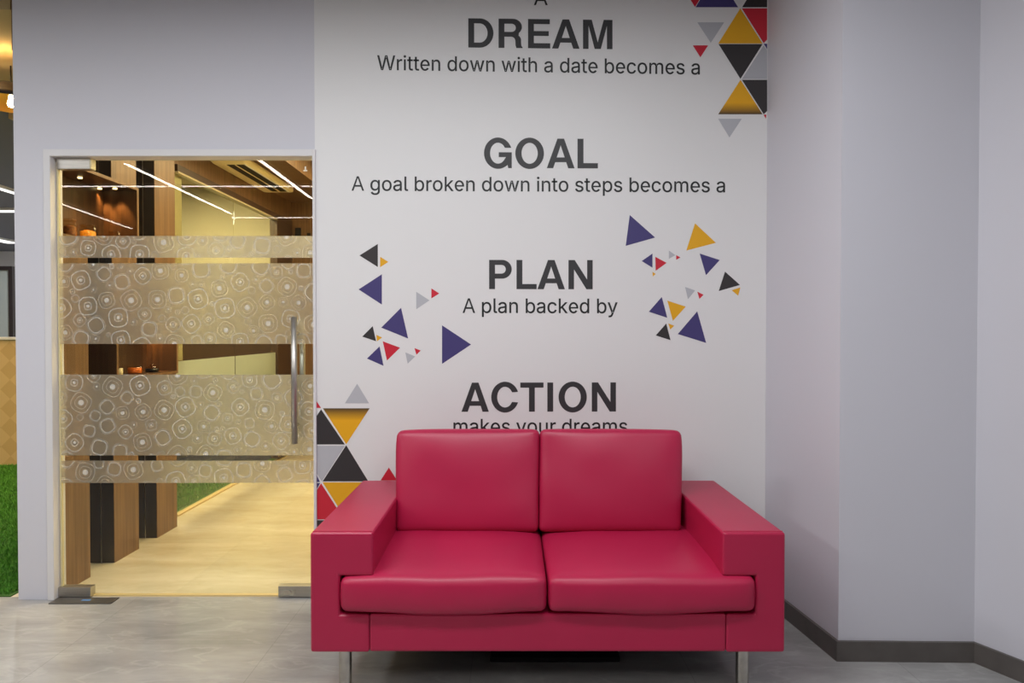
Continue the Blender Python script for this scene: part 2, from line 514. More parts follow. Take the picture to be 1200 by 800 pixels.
# fins with display niches between them
NX0 = -2.325
FX = -2.135
def fin(y0, y1, cuts, label):
    r = thing('timber_fin', ((NX0 + FX) / 2, (y0 + y1) / 2, 0), label, 'column', 'timber fins along the corridor')
    z = [0.0]
    for c0, c1 in cuts: z += [c0, c1]
    z.append(2.56)
    for i in range(0, len(z), 2):
        obj('core', box(NX0, FX - 0.004, y0, y1, z[i], z[i + 1]), M['charcoal'], r)
        tag(obj('veneer_face', box(FX - 0.004, FX, y0, y1, z[i], z[i + 1]), M['wood'], r), 'walnut veneer face')
        obj('edge_strip', box(-2.207, -2.203, y0 - 0.003, y0, z[i], z[i + 1]), M['steel'], r)
UZ0, UZ1, LZ0, LZ1 = 1.69, 2.06, 0.975, 1.36
fin(3.225, 3.44, [(UZ0, UZ1)], 'timber faced fin nearest the glass door')
fin(3.65, 3.89, [(LZ0, LZ1), (UZ0, UZ1)], 'timber faced fin in the middle, crossed by both display niches')
fin(4.09, 4.335, [(LZ0, LZ1)], 'timber faced fin deepest in the corridor, beside the glazing')

def niche(y0, y1, z0, z1, label):
    r = thing('display_niche', ((NX0 + FX) / 2, (y0 + y1) / 2, z0), label, 'display niche', 'timber display niches')
    t = 0.018; x1 = FX + 0.006; e = 0.002
    fr = bmesh.new()
    box(NX0, x1, y0, y1, z0 + e, z0 + t, bm=fr); box(NX0, x1, y0, y1, z1 - t, z1 - e, bm=fr)
    box(NX0, x1, y1 - t, y1, z0 + t, z1 - t, bm=fr)
    box(NX0, x1, y0, y0 + t, z0 + t, z1 - t, bm=fr)
    obj('frame', fr, M['dwood'], r)
    lip = bmesh.new()
    box(x1, x1 + .003, y0, y1, z0 + e, z0 + t, bm=lip); box(x1, x1 + .003, y0, y1, z1 - t, z1 - e, bm=lip)
    box(x1, x1 + .003, y1 - t, y1, z0 + t, z1 - t, bm=lip); box(x1, x1 + .003, y0, y0 + t, z0 + t, z1 - t, bm=lip)
    tag(obj('edge_trim', lip, M['wood'], r), 'lighter timber edge')
    obj('back_panel', box(NX0, NX0 + 0.01, y0 + t, y1 - t, z0 + t, z1 - t), M['dwood'], r)
    spots_ = [(-2.30, y1 - .08), (-2.215, y1 - .08)] + ([(-2.24, y0 + .33)] if y1 < 4 else [])
    for x, yl in spots_:
        d = obj('downlight', cyl((x, yl, z1 - t - 0.006), (x, yl, z1 - t), 0.011), M['spot'], r)
        l = bpy.data.lights.new('downlight_beam', 'SPOT'); l.energy = 5.5; l.color = (1, 0.52, 0.16)
        l.spot_size = math.radians(60); l.spot_blend = 0.7; l.shadow_soft_size = 0.012
        lo = bpy.data.objects.new('downlight_beam', l); COL.objects.link(lo); lo.parent = r
        lo.location = Vector((x, yl, z1 - t - 0.012)) - r.location
        lo.rotation_euler = (math.radians(18), 0, 0)
    return r
niche(3.222, 3.90, UZ0, UZ1, 'timber display niche at the top, holding the glass jars')
niche(3.67, 4.345, LZ0, LZ1, 'timber display niche at waist height, holding the candles')

def jar(name, x, y, z, r, h, cont, label, lid, cat, group):
    t = thing(name, (x, y, z), label, cat, group)
    prof = [(0, 0), (r * 0.92, 0), (r, h * 0.06), (r, h * 0.74), (r * 0.86, h * 0.84), (r * 0.86, h * 0.88)]
    obj('body', lathe(prof, (x, y, z), 28), M['jar'], t, True)
    obj('contents', lathe([(0, 0.002), (r * 0.88, 0.002), (r * 0.94, h * 0.08), (r * 0.94, h * 0.6), (r * 0.5, h * 0.68), (0, h * 0.66)], (x, y, z), 24), cont, t, True)
    obj('lid', lathe([(0, h * 0.88), (r * 0.95, h * 0.88), (r * 0.95, h * 0.97), (r * 0.3, h * 0.985), (0, h)], (x, y, z), 28), lid, t, True)
    return t
zt = UZ0 + 0.0185
jz = lambda px, py, Y: at(px, py, Y)
for px, w, top, cont, lid, lab in ((81.5, 15, 256, M['nuts'], M['jar'], 'glass jar of dark brown pieces in the upper niche, leftmost'),
                                   (103, 17, 263, M['pasta'], M['jar'], 'glass jar of golden pieces in the upper niche, the middle one'),
                                   (134, 13, 271, M['nuts'], M['jar'], 'low glass jar just showing over the frosted band')):
    Y = 3.50 if px < 90 else (3.62 if px < 120 else 3.74)
    p = jz(px, top, Y); r = w * Y / 800 / 2
    jar('glass_jar', p.x, Y, zt, r, p.z - zt, cont, lab, lid, 'jar', 'glass jars in the upper niche')
zt = LZ0 + 0.0185
t = thing('pillar_candle', (jz(140, 435, 3.9).x, 3.9, zt), 'small cream candle on the lower niche shelf', 'candle')
o = t.location
hh = jz(140, 431, 3.9).z - zt
obj('wax', lathe([(0, 0), (0.017, 0), (0.018, 0.003), (0.018, hh * .93), (0.015, hh * .95), (0, hh * .9)], o, 24), M['wax'], t, True)
obj('wick', cyl(o + Vector((0, 0, hh * .88)), o + Vector((0, 0, hh * .99)), 0.002, n=8), M['jblack'], t)
t = thing('candle_glass', (jz(158, 435, 4.05).x, 4.05, zt), 'wide orange candle glass in the middle of the lower niche', 'candle')
o = t.location; hh = jz(158, 429, 4.05).z - zt
obj('wax', lathe([(0, .002), (0.036, .002), (0.038, 0.006), (0.038, hh * .78), (0, hh * .76)], o, 28), M['orange'], t, True)
obj('cup', lathe([(0.040, 0), (0.0415, 0.004), (0.0415, hh), (0.0395, hh)], o, 28), M['jar'], t, True)
t = thing('ceramic_jar', (jz(178, 435, 4.2).x, 4.2, zt), 'black jar with a clear lid at the right of the lower niche', 'jar')
o = t.location; hh = jz(178, 431.5, 4.2).z - zt
obj('body', lathe([(0, 0), (0.034, 0), (0.037, 0.004), (0.037, hh * .95), (0.033, hh), (0, hh)], o, 28), M['jblack'], t, True)
obj('lid', lathe([(0, hh), (0.034, hh), (0.034, hh + .008), (0.01, hh + .014), (0.012, hh + .024), (0, hh + .027)], o, 28), M['jar'], t, True)

# corridor glazing
gp = thing('glass_partition', (IX0, 5.6, 0), 'full height glass partition along the left of the corridor', 'glass partition')
for k, (y0, y1) in enumerate(((4.575, 5.545), (5.56, 6.5))):
    p = obj('pane', box(IX0 - 0.006, IX0 + 0.006, y0, y1, 0.012, 2.31), M['pglass'], gp)
    obj('frosted_band', box(IX0 + 0.0065, IX0 + 0.0075, y0, y1, 0.52, 1.042), M['film_plain'], p)
obj('header', box(IX0 - 0.04, IX0 + 0.03, 4.57, 6.95, 2.31, 2.36, 0.003), M['dframe'], gp)
tag(obj('light_trim', box(IX0 - 0.02, IX0 + 0.034, 4.57, 6.5, 2.30, 2.312), M['cframe'], gp), 'pale trim under the header')
obj('bottom_track', box(IX0 - 0.02, IX0 + 0.02, 4.57, 6.95, 0, 0.012, 0.002), M['cfr2'], gp)
tag(obj('post', box(IX0 - 0.03, IX0 - 0.0075, 4.58, 4.70, 1.043, 2.30, 0.003), M['cframe'], gp), 'cream post beside the timber fins')
tag(obj('post', box(IX0 - 0.04, IX0 + 0.03, 6.5, 6.95, 0.03, 2.31, 0.003), M['dframe'], gp), 'dark brown post at the far end')

# air conditioner
AX0, AX1, AY0, AY1, AZ = -2.26, -1.985, 5.10, 6.25, 2.50
ac = thing('air_conditioner', ((AX0 + AX1) / 2, (AY0 + AY1) / 2, AZ), 'cream slim air conditioner under the timber soffit behind the door', 'air conditioner')
def ac_warp(p, u): return p
bm_ = rounded(((AX0 + AX1) / 2 + 0.0, (AY0 + AY1) / 2, AZ + 0.03), (AX1 - AX0, AY1 - AY0, 0.06), 0.028, 12)
obj('body', bm_, M['ac'], ac, True)
fr = bmesh.new()
for x0, x1 in ((-2.152, -2.094), (-2.080, -2.022)):
    box(x0, x1, 5.17, 6.15, AZ - 0.003, AZ + 0.002, 0.001, fr)
obj('outlet_slot', fr, M['slot'], ac)
obj('air_vane', box(-2.090, -2.084, 5.17, 6.15, AZ - 0.006, AZ + 0.002, 0.002), M['ac'], ac)
obj('intake_lip', box(-2.014, -2.006, 5.15, 6.18, AZ - 0.005, AZ + 0.002, 0.002), M['alu'], ac)

# corridor lamps (warm), hidden by the door head from here
def ceiling_panel(name, x, y, z, sx, sy, power, color, label, m, group=None):
    r = thing(name, (x, y, z), label, 'ceiling light', group)
    hs = bmesh.new(); w = 0.012
    box(x - sx / 2, x + sx / 2, y - sy / 2, y + sy / 2, z - 0.02, z, 0.002, hs)
    obj('housing', hs, M['alu'], r)
    obj('diffuser', box(x - sx / 2 + w, x + sx / 2 - w, y - sy / 2 + w, y + sy / 2 - w, z - 0.024, z - 0.02), m, r)
    area_light('lamp', (x, y, z - 0.03), sx * 0.94, sy * 0.94, power, color, r)
    return r
for y in (4.1, 5.6):
    ceiling_panel('corridor_light', -1.15, y, IZ - 0.001, 0.5, 1.2, P_INNER / 2, WARM, 'warm ceiling panel lighting the corridor, %s' % ('nearer the door' if y < 5 else 'deeper in'), M['warmled'], 'warm corridor ceiling panels')

# ------------------------------------------------------------------ turf area on the left
struct('floor_turf', box(-9.9, -2.35, WY + 0.031, 6.3, -0.1, 0.004), M['turf'], 'turf base of the breakout area on the left', 'floor')
struct('floor_meeting', box(-2.35, IX0 - 0.022, 4.58, IY1, -0.1, 0.004), M['turf'], 'turf base behind the corridor glazing', 'floor')
rng = random.Random(5)
vs, fs = [], []
def blade(x, y):
    a = rng.uniform(0, 6.283); h = rng.uniform(0.018, 0.032); w = 0.0028
    lx, ly = rng.uniform(-.012, .012), rng.uniform(-.012, .012)
    i = len(vs); c, s = math.cos(a) * w, math.sin(a) * w
    vs.extend([(x - c, y - s, 0.004), (x + c, y + s, 0.004), (x + lx + c * .5, y + ly + s * .5, h * .7), (x + lx * 1.6, y + ly * 1.6, h)])
    fs.extend([(i, i + 1, i + 2), (i, i + 2, i + 3)])
for _ in range(40000):
    y = 3.2 + 3.08 * rng.random(); x0 = -0.77 * y
    x = x0 + 0.045 * y - rng.random() ** 2.2 * 0.3 * y
    if x < -2.37: blade(x, y)
for _ in range(9000): blade(rng.uniform(-3.4, -2.31), rng.uniform(4.62, 6.28))
me = bpy.data.meshes.new('grass'); me.from_pydata(vs, [], fs); me.materials.append(M['blade'])
g = bpy.data.objects.new('artificial_grass', me); COL.objects.link(g)
tag(g, 'bright green artificial grass of the breakout area at the far left', 'grass', None, 'stuff')

ceiling_panel('meeting_fill', -2.85, 5.6, IZ - 0.051, 0.4, 1.2, 66, WARM, 'warm fill panel added to light the space behind the corridor glazing', M['warmled'])  # unseen panel added to brighten the space behind the glazing
hw = thing('half_wall', (-4.55, 6.35, 0), 'tan timber half wall of triangle panels behind the grass', 'half wall')
obj('panel', box(-9.9, -3.5, 6.3, 6.4, 0, 1.165), M['chev'], hw)
obj('ledge', box(-9.9, -3.49, 6.28, 6.42, 1.165, 1.19, 0.003), M['frame'], hw)
obj('return_panel', box(-3.55, -3.5, 6.4, 7.0, 0, 1.165), M['chev'], hw)
struct('ceiling_turf', box(-9.9, -2.35, 3.22, 4.7, IZ, IZ + 0.1), M['tan'], 'tan ceiling over the grass at the far left', 'ceiling')
b = box(-9.9, -3.45, 4.7, 13.0, IZ, IZ + 0.1)
struct('ceiling_office', b, M['dgrey'], 'dark grey office ceiling with white light lines', 'ceiling')
struct('ceiling_meeting', box(-3.45, IX0 - 0.04, 4.7, 7.0, IZ - 0.05, IZ + 0.1), M['tan'], 'beige ceiling behind the corridor glazing', 'ceiling')
struct('trim_4', box(-3.45, IX0 - 0.06, IY1 - 0.012, IY1 - 0.0005, 0.3, 1.3), M['dframe'], 'dark wall panelling low behind the corridor glazing', 'panelling')
struct('floor_office', box(-9.9, -3.5, 6.4, 13.0, -0.1, 0), M['floor'], 'grey office floor beyond the half wall', 'floor')
struct('wall_office', box(-9.9, -3.4, 12.9, 13.0, 0, IZ), M['ceiling'], 'white far wall of the open office', 'wall')
struct('wall_partition', box(-3.55, -3.45, 7.1, 12.9, 0, IZ), M['beige'], 'plain side wall of the open office', 'wall')
p0, p1 = at(-40, 312, 9.0), at(17, 397, 9.0)
wn = thing('window_1', ((p0.x + p1.x) / 2, 9.0, p1.z), 'dark framed grey glass screen far behind the half wall', 'window', None, 'structure')
b = bmesh.new()
box(p0.x, p1.x, 8.97, 9.03, p0.z - 0.05, p0.z, bm=b); box(p1.x - 0.05, p1.x, 8.97, 9.03, p1.z - 0.3, p0.z - 0.05, bm=b)
box(p0.x, p1.x - 0.05, 8.97, 9.03, p1.z - 0.3, p1.z - 0.25, bm=b)
obj('frame', b, M['shade'], wn)
obj('pane', box(p0.x, p1.x - 0.05, 8.99, 9.01, p1.z - 0.25, p0.z - 0.05), mat('grey_screen', rgb(150, 158, 158), 0.2), wn)

def strip_light(p, q, w, label, m, group, power=0, h=0.03, color=COOL):
    p, q = Vector(p), Vector(q); d = (q - p).normalized(); n = Vector((-d.y, d.x, 0)) * w / 2
    r = thing('linear_light', (p + q) / 2, label, 'ceiling light', group)
    def bar(k, z0, z1):
        bm = bmesh.new(); c = [p - n * k, p + n * k, q + n * k, q - n * k]
        lo = [bm.verts.new((v.x, v.y, v.z + z0)) for v in c]; hi = [bm.verts.new((v.x, v.y, v.z + z1)) for v in c]
        bm.faces.new(lo); bm.faces.new(hi)
        for i in range(4): bm.faces.new((lo[i], lo[(i + 1) % 4], hi[(i + 1) % 4], hi[i]))
        return bm
    obj('profile', bar(1.25, 0, h), M['alu'], r)
    obj('diffuser', bar(1.0, -0.004, 0), m, r)
    if power:
        L = (q - p).length
        l = area_light('lamp', (p + q) / 2 + Vector((0, 0, -0.02)), L * 0.96, w, power, color, r)
        l.rotation_euler = (0, 0, math.atan2(d.y, d.x))
    return r
def ceil_pt(px, py, z):                      # where the sight line meets a ceiling of height z
    a = at(px, py, 1.0); return Vector((0, 0, CAM_H)) + (a - Vector((0, 0, CAM_H))) * ((z - CAM_H) / (a.z - CAM_H))
OL = 'white light lines on the dark office ceiling'
zo = IZ - 0.03
strip_light(ceil_pt(-30, 212, zo), ceil_pt(26, 229, zo), 0.07, 'slanting white light line on the dark office ceiling, nearest', M['panel'], OL)
strip_light(ceil_pt(-30, 247.5, zo), ceil_pt(22, 247.5, zo), 0.13, 'level white light line on the dark office ceiling, the middle one', M['panel'], OL)
strip_light(ceil_pt(-30, 276, zo), ceil_pt(16, 285, zo), 0.2, 'faint white light line on the dark office ceiling, farthest', M['panel'], OL)
for x, y in ((-5.2, 8.0), (-6.4, 11.5)):
    strip_light((x - .5, y, zo), (x + .5, y, zo), 0.2, 'white office ceiling light over the far aisle', M['panel'], 'office aisle lights', P_OFFICE / 2)
cove = strip_light((-6.5, 3.66, IZ - 0.03), (-2.78, 3.66, IZ - 0.03), 0.02, 'warm light line across the tan ceiling at the far left', M['warmled'], None, P_GRASS, color=(1, .72, .36))

up = area_light('lamp', (-3.5, 3.66, IZ - 0.10), 1.8, 0.03, 5, (1, .66, .28), cove)  # extra upward lamp added to brighten the tan ceiling
up.rotation_euler = (math.pi, 0, 0)
pl = Vector((at(17, 110, 3.9).x - 0.02, 3.9, 0)); zr = at(16, 122, 3.9).z
pn = thing('pendant_lamp', (pl.x, pl.y, zr), 'dark dome pendant lamp glowing at the left edge of the wall', 'lamp')
pc = (pl.x, pl.y, zr)
obj('shade', lathe([(0.03, 0.115), (0.07, 0.108), (0.14, 0.075), (0.19, 0.03), (0.2, 0.0), (0.197, 0.0)], pc, 48), M['shade'], pn, True)
tag(obj('shade_lining', lathe([(0.03, 0.108), (0.07, 0.101), (0.137, 0.07), (0.187, 0.028), (0.196, 0.001)], pc, 48), M['shade_in'], pn, True), 'golden inside of the shade')
obj('cord', cyl((pl.x, pl.y, zr + 0.1), (pl.x, pl.y, IZ), 0.004, n=10), M['jblack'], pn)
obj('bulb', lathe([(0, -0.020), (0.013, -0.015), (0.019, 0.0), (0.014, 0.02), (0.009, 0.05), (0, 0.05)], pc, 24), M['bulb'], pn, True)

# ------------------------------------------------------------------ lamps and added fill panels of the sofa room
# suspended lines, seen mirrored in the door glass
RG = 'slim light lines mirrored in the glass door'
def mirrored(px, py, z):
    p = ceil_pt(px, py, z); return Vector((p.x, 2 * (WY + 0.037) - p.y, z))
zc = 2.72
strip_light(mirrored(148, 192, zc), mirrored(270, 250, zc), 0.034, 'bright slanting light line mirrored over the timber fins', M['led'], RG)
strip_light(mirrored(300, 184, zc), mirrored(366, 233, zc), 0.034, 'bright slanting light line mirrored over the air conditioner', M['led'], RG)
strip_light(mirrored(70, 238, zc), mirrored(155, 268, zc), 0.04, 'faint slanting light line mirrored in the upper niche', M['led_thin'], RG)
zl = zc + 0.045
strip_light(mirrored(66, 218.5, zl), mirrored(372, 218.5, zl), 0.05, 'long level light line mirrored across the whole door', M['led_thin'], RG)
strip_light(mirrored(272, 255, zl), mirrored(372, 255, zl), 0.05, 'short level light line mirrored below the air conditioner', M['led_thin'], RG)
CP = 'square edged ceiling panels over the sofa room'
ceiling_panel('ceiling_panel', -0.65, 1.42, TOP, 3.2, 0.25, P_MAIN, COOL, 'long white ceiling panel in front of the mural', M['panel'], CP)
ceiling_panel('ceiling_panel', 0.8, -0.7, TOP, 1.8, 1.0, P_BACK, COOL, 'wide white fill panel added on the ceiling behind the camera', M['panel'], CP)  # unseen panel added as frontal fill
ceiling_panel('ceiling_panel', -3.9, 1.6, TOP, 0.5, 1.5, P_SIDE, COOL, 'white fill panel added on the ceiling over the open left side', M['panel'], CP)  # unseen panel added to lift the left wall

# ------------------------------------------------------------------ glass door
GY0, GY1 = WY + 0.030, WY + 0.042
gx0, gx1 = DX0 + 0.005, DX1 - 0.004
gz0, gz1 = 0.010, DZ - 0.008
dr = thing('door_1', (gx0, (GY0 + GY1) / 2, 0), 'frameless glass door with patterned frosted bands and a steel handle', 'door', None, 'structure')
pane = obj('glass_pane', box(gx0 + 0.008, gx1, GY0, GY1, gz0, gz1), M['glass'], dr)
obj('edge_seal', box(gx0, gx0 + 0.008, GY0, GY1, gz0, gz1), M['glass_edge'], dr)

def squircle(n, e=2.7):
    r = []
    for k in range(n):
        t = 2 * math.pi * k / n; c, s = math.cos(t), math.sin(t)
        r.append((math.copysign(abs(c) ** (2 / e), c), math.copysign(abs(s) ** (2 / e), s)))
    return r
rng = random.Random(11)
spots = []
zlo, zhi = at(200, 566, GY0).z, at(200, 276, GY0).z
for rad, tries in ((0.043, 900), (0.034, 1500), (0.027, 2500), (0.018, 1500), (0.012, 500)):
    for _ in range(tries):
        x, z = rng.uniform(gx0, gx1), rng.uniform(zlo - .02, zhi + .02)
        r = rad * rng.uniform(0.85, 1.1)
        if all((x - a) ** 2 + (z - c) ** 2 > (1.07 * (r + q)) ** 2 for a, c, q in spots): spots.append((x, z, r))
def ring(bm, x, z, r0, r1, rot, y, zb0, zb1, mi, n=28):
    S = squircle(n); c, s = math.cos(rot), math.sin(rot); A, B = [], []
    for u, v in S:
        for rr, L in ((r0, A), (r1, B)):
            px = min(gx1 - 0.002, max(gx0 + 0.009, x + rr * (u * c - v * s)))
            pz = min(zb1, max(zb0, z + rr * (u * s + v * c)))
            L.append((px, pz))
    for k in range(n):
        q = [A[k], A[(k + 1) % n], B[(k + 1) % n], B[k]] if r0 > 0 else [(min(gx1, max(gx0 + .009, x)), min(zb1, max(zb0, z))), B[k], B[(k + 1) % n]]
        area = 0
        for i in range(len(q)): area += q[i][0] * q[(i + 1) % len(q)][1] - q[(i + 1) % len(q)][0] * q[i][1]
        if abs(area) < 1e-9: continue
        f = bm.faces.new([bm.verts.new((a, y, d)) for a, d in q]); f.material_index = mi
for (y0, y1) in ((276.5, 302), (308.5, 402.8), (438.8, 533.3), (539.5, 565.5)):
    zb1, zb0 = at(200, y0, GY0).z, at(200, y1, GY0).z
    bm = bmesh.new()
    yf = GY0 - 0.0012
    f = bm.faces.new([bm.verts.new(v) for v in ((gx0 + 0.008, yf, zb0), (gx1 - .001, yf, zb0), (gx1 - .001, yf, zb1), (gx0 + 0.008, yf, zb1))])
    bd = obj('frosted_band', bm, M['film'], dr)
    pt = bmesh.new(); yp = yf - 0.0006
    for i, (x, z, r) in enumerate(spots):
        if z + r < zb0 or z - r > zb1: continue
        k = random.Random(i); rot = k.uniform(0, 1.5); kind = k.random()
        if r < 0.014:
            ring(pt, x, z, r * .72, r, rot, yp, zb0, zb1, 2 if kind > .4 else 1, 16); ring(pt, x, z, 0, r * .3, rot, yp, zb0, zb1, 2, 12)
        elif kind < 0.33:
            ring(pt, x, z, r * .78, r * .87, rot, yp, zb0, zb1, 1); ring(pt, x, z, r * .97, r * 1.03, rot, yp, zb0, zb1, 2)
        elif kind < 0.66:
            ring(pt, x, z, r * .92, r, rot, yp, zb0, zb1, 1); ring(pt, x, z, r * .30, r * .46, rot, yp, zb0, zb1, 2); ring(pt, x, z, 0, r * .17, rot, yp, zb0, zb1, 1, 14)
        else:
            ring(pt, x, z, r * .91, r, rot, yp, zb0, zb1, 2); ring(pt, x, z, r * .55, r * .62, rot, yp, zb0, zb1, 2); ring(pt, x, z, 0, r * .28, rot, yp, zb0, zb1, 1, 14)
    obj('ring_pattern', pt, [M['film'], M['ink1'], M['ink2']], bd)

def patch(x0, y0, x1, y1, nm='patch_fitting'):
    a, c = at(x0, y0, GY0 - 0.014), at(x1, y1, GY0 - 0.014)
    z1, z0 = min(a.z, DZ - 0.003), max(c.z, 0.004)
    bm = box(a.x, c.x, GY0 - 0.014, GY1 + 0.014, z0, z1, 0.0025)
    return obj(nm, bm, M['steel'], dr), a.x, c.x, z0, z1
p, x0, x1, z0, z1 = patch(66, 184, 105, 198)
obj('end_cap', box(x1, x1 + 0.006, GY0 - 0.012, GY1 + 0.012, z0 + .002, z1 - .002, 0.001), M['glass_edge'], p)
p, x0, x1, z0, z1 = patch(62.5, 688, 106, 702.5)
p, x0, x1, z0, z1 = patch(326, 686.5, 367.5, 701, 'lock_fitting')
k = obj('lock_plate', box(x0 + 0.006, x0 + 0.078, GY0 - 0.017, GY0 - 0.014, z0 + .01, z1 - .018, 0.001), M['chrome'], p)
xm = x0 + 0.052
obj('lock_cylinder', cyl((xm, GY0 - 0.020, (z0 + z1) / 2 - .003), (xm, GY0 - 0.014, (z0 + z1) / 2 - .003), 0.010), M['chrome'], p)

hxp = at(344.8, 445, GY0 - 0.055)
hz1, hz0 = at(344.8, 371, GY0 - 0.055).z, at(344.8, 520, GY0 - 0.055).z
hd = obj('pull_handle', cyl((hxp.x, GY0 - 0.055, hz0), (hxp.x, GY0 - 0.055, hz1), 0.014, bev=0.002), M['steel'], dr, True)
for pz in (390, 498):
    z = at(345, pz, GY0 - 0.03).z
    obj('standoff', cyl((hxp.x, GY0 - 0.043, z), (hxp.x, GY0 - 0.0025, z), 0.008), M['steel'], hd)
hb = obj('pull_handle', cyl((hxp.x, GY1 + 0.055, hz0), (hxp.x, GY1 + 0.055, hz1), 0.014, bev=0.002), M['steel'], dr, True)
for pz in (390, 498):
    z = at(345, pz, GY0 - 0.03).z
    obj('standoff', cyl((hxp.x, GY1 + 0.001, z), (hxp.x, GY1 + 0.043, z), 0.008), M['steel'], hb)
a = at(357.5, 198, GY0 - .001)
bm = bmesh.new()
box(a.x - .008, a.x + .010, GY0 - 0.0012, GY0 - 0.0004, a.z - .010, a.z - .004, bm=bm); box(a.x - .002, a.x + .005, GY0 - 0.0012, GY0 - 0.0004, a.z - .003, a.z + .012, bm=bm)
tag(obj('sticker', bm, M['tag'], dr), 'tiny white sticker near the top corner')

fs_ = thing('floor_spring_cover', (at(97, 704, 3.12).x, 3.12, 0), 'dark steel floor plate under the hinge corner of the glass door', 'floor plate')
q0 = at(60, 709.5, 3.10); 
bm = bmesh.new()
box(-2.115, -1.83, 3.095, 3.165, 0.0005, 0.004, 0.001, bm)
obj('plate', bm, M['plate'], fs_)
obj('sticker', box(-1.985, -1.945, 3.125, 3.14, 0.004, 0.0046), M['blue'], fs_)

# ------------------------------------------------------------------ printed mural
MX0, MX1 = at(370, 400, WY).x, XC
MY = WY - 0.003
mu = thing('wall_mural', ((MX0 + MX1) / 2, WY, 0), 'white printed wall mural with black words and coloured triangles behind the sofa', 'wall mural')
obj('backing', box(MX0, MX1, MY, WY - 0.0003, 0, TOP), M['vinyl'], mu)
PY = MY - 0.0006
def P3(px, py):
    v = at(px, py, PY); return Vector((max(MX0 + .001, min(MX1 - .001, v.x)), v.y, v.z))
def printed(pts, col, what):
    bm = bmesh.new()
    bm.faces.new([bm.verts.new(P3(x, y)) for x, y in pts])
    o = obj('printed_triangle', bm, M[col], mu)
    o['label'] = what + ' printed triangle'
CN = dict(navy='navy blue', gold='gold', red='red', silver='silver grey', coal='black', gold_dn='gold to dark blend', gold_up='gold to dark blend', white='white')
def group_tris(lst, ox, oy, k):
    for col, *p in lst: printed([(ox + x / k, oy + y / k) for x, y in p], col, CN[col])
group_tris([
    ('coal', (245, 157), (331, 103), (331, 211)), ('gold', (342, 163), (380, 187), (342, 212)),
    ('navy', (241, 316), (350, 245), (350, 387)), ('silver', (511, 327), (573, 367), (511, 409)),
    ('red', (582, 311), (619, 335), (582, 358)), ('navy', (347, 495), (440, 402), (473, 546)),
    ('coal', (258, 537), (307, 488), (323, 559)), ('gold', (324, 529), (351, 541), (327, 559)),
    ('red', (354, 559), (435, 589), (374, 649)), ('navy', (280, 640), (339, 583), (358, 674)),
    ('silver', (460, 611), (506, 630), (471, 664)), ('red', (503, 591), (532, 602), (512, 622)),
    ('navy', (632, 484), (768, 574), (632, 665))], 360, 260, 4.0)
group_tris([
    ('navy', (118, 92), (243, 203), (98, 244)), ('gold', (440, 133), (543, 229), (397, 267)),
    ('navy', (177, 319), (230, 282), (230, 352)), ('red', (244, 298), (300, 328), (246, 367)),
    ('silver', (311, 267), (343, 290), (311, 308)), ('red', (347, 290), (368, 301), (347, 313)),
    ('gold', (230, 372), (246, 383), (232, 395)), ('navy', (463, 282), (562, 314), (494, 389)),
    ('coal', (588, 371), (662, 437), (557, 467)), ('gold', (621, 463), (664, 449), (653, 490)),
    ('silver', (391, 447), (440, 464), (405, 507)), ('red', (451, 470), (482, 485), (462, 506)),
    ('navy', (212, 569), (276, 496), (303, 599)), ('gold', (303, 514), (394, 544), (331, 614)),
    ('gold', (308, 627), (337, 638), (318, 657)), ('coal', (246, 686), (298, 627), (319, 709)),
    ('navy', (355, 679), (451, 567), (495, 723))], 710, 230, 4.211)
group_tris([
    ('navy', (165, 40), (400, 40), (282, -150)), ('red', (162, 38), (280, -150), (44, -150)),
    ('white', (411, 38), (528, -150), (294, -150)), ('coal', (422, 40), (560, 40), (560, -150), (538, -150)),
    ('gold', (412, 46), (535, 240), (290, 240)), ('red', (420, 46), (560, 46), (560, 218), (541, 238)),
    ('navy', (541, 241), (560, 241), (560, 272)), ('silver', (175, 123), (323, 123), (249, 236)),
    ('red', (150, 250), (235, 250), (192, 316)), ('coal', (292, 243), (535, 243), (413, 435)),
    ('silver', (541, 250), (560, 278), (560, 436), (421, 436)), ('gold_dn', (413, 440), (535, 630), (290, 630)),
    ('coal', (421, 440), (560, 440), (560, 612), (541, 630)), ('silver', (290, 655), (420, 655), (352, 758)),
    ('red', (540, 632), (556, 632), (553, 655))], 780, 0, 4.707)
group_tris([
    ('silver', (260, 42), (322, 144), (196, 144)), ('red', (44, 128), (72, 168), (44, 168)),
    ('gold_up', (82, 170), (325, 170), (203, 357)), ('coal', (72, 175), (196, 358), (44, 358), (44, 215)),
    ('silver', (44, 365), (196, 365), (76, 550), (44, 505)), ('coal', (203, 362), (318, 550), (80, 550)),
    ('navy', (44, 512), (66, 553), (44, 553)), ('gold', (80, 555), (317, 555), (198, 742)),
    ('red', (72, 560), (192, 748), (44, 748), (44, 600)), ('navy', (44, 560), (68, 558), (44, 594)),
    ('coal', (44, 752), (100, 752), (44, 840)), ('red', (425, 478), (468, 545), (382, 545))], 360, 440, 4.4417)

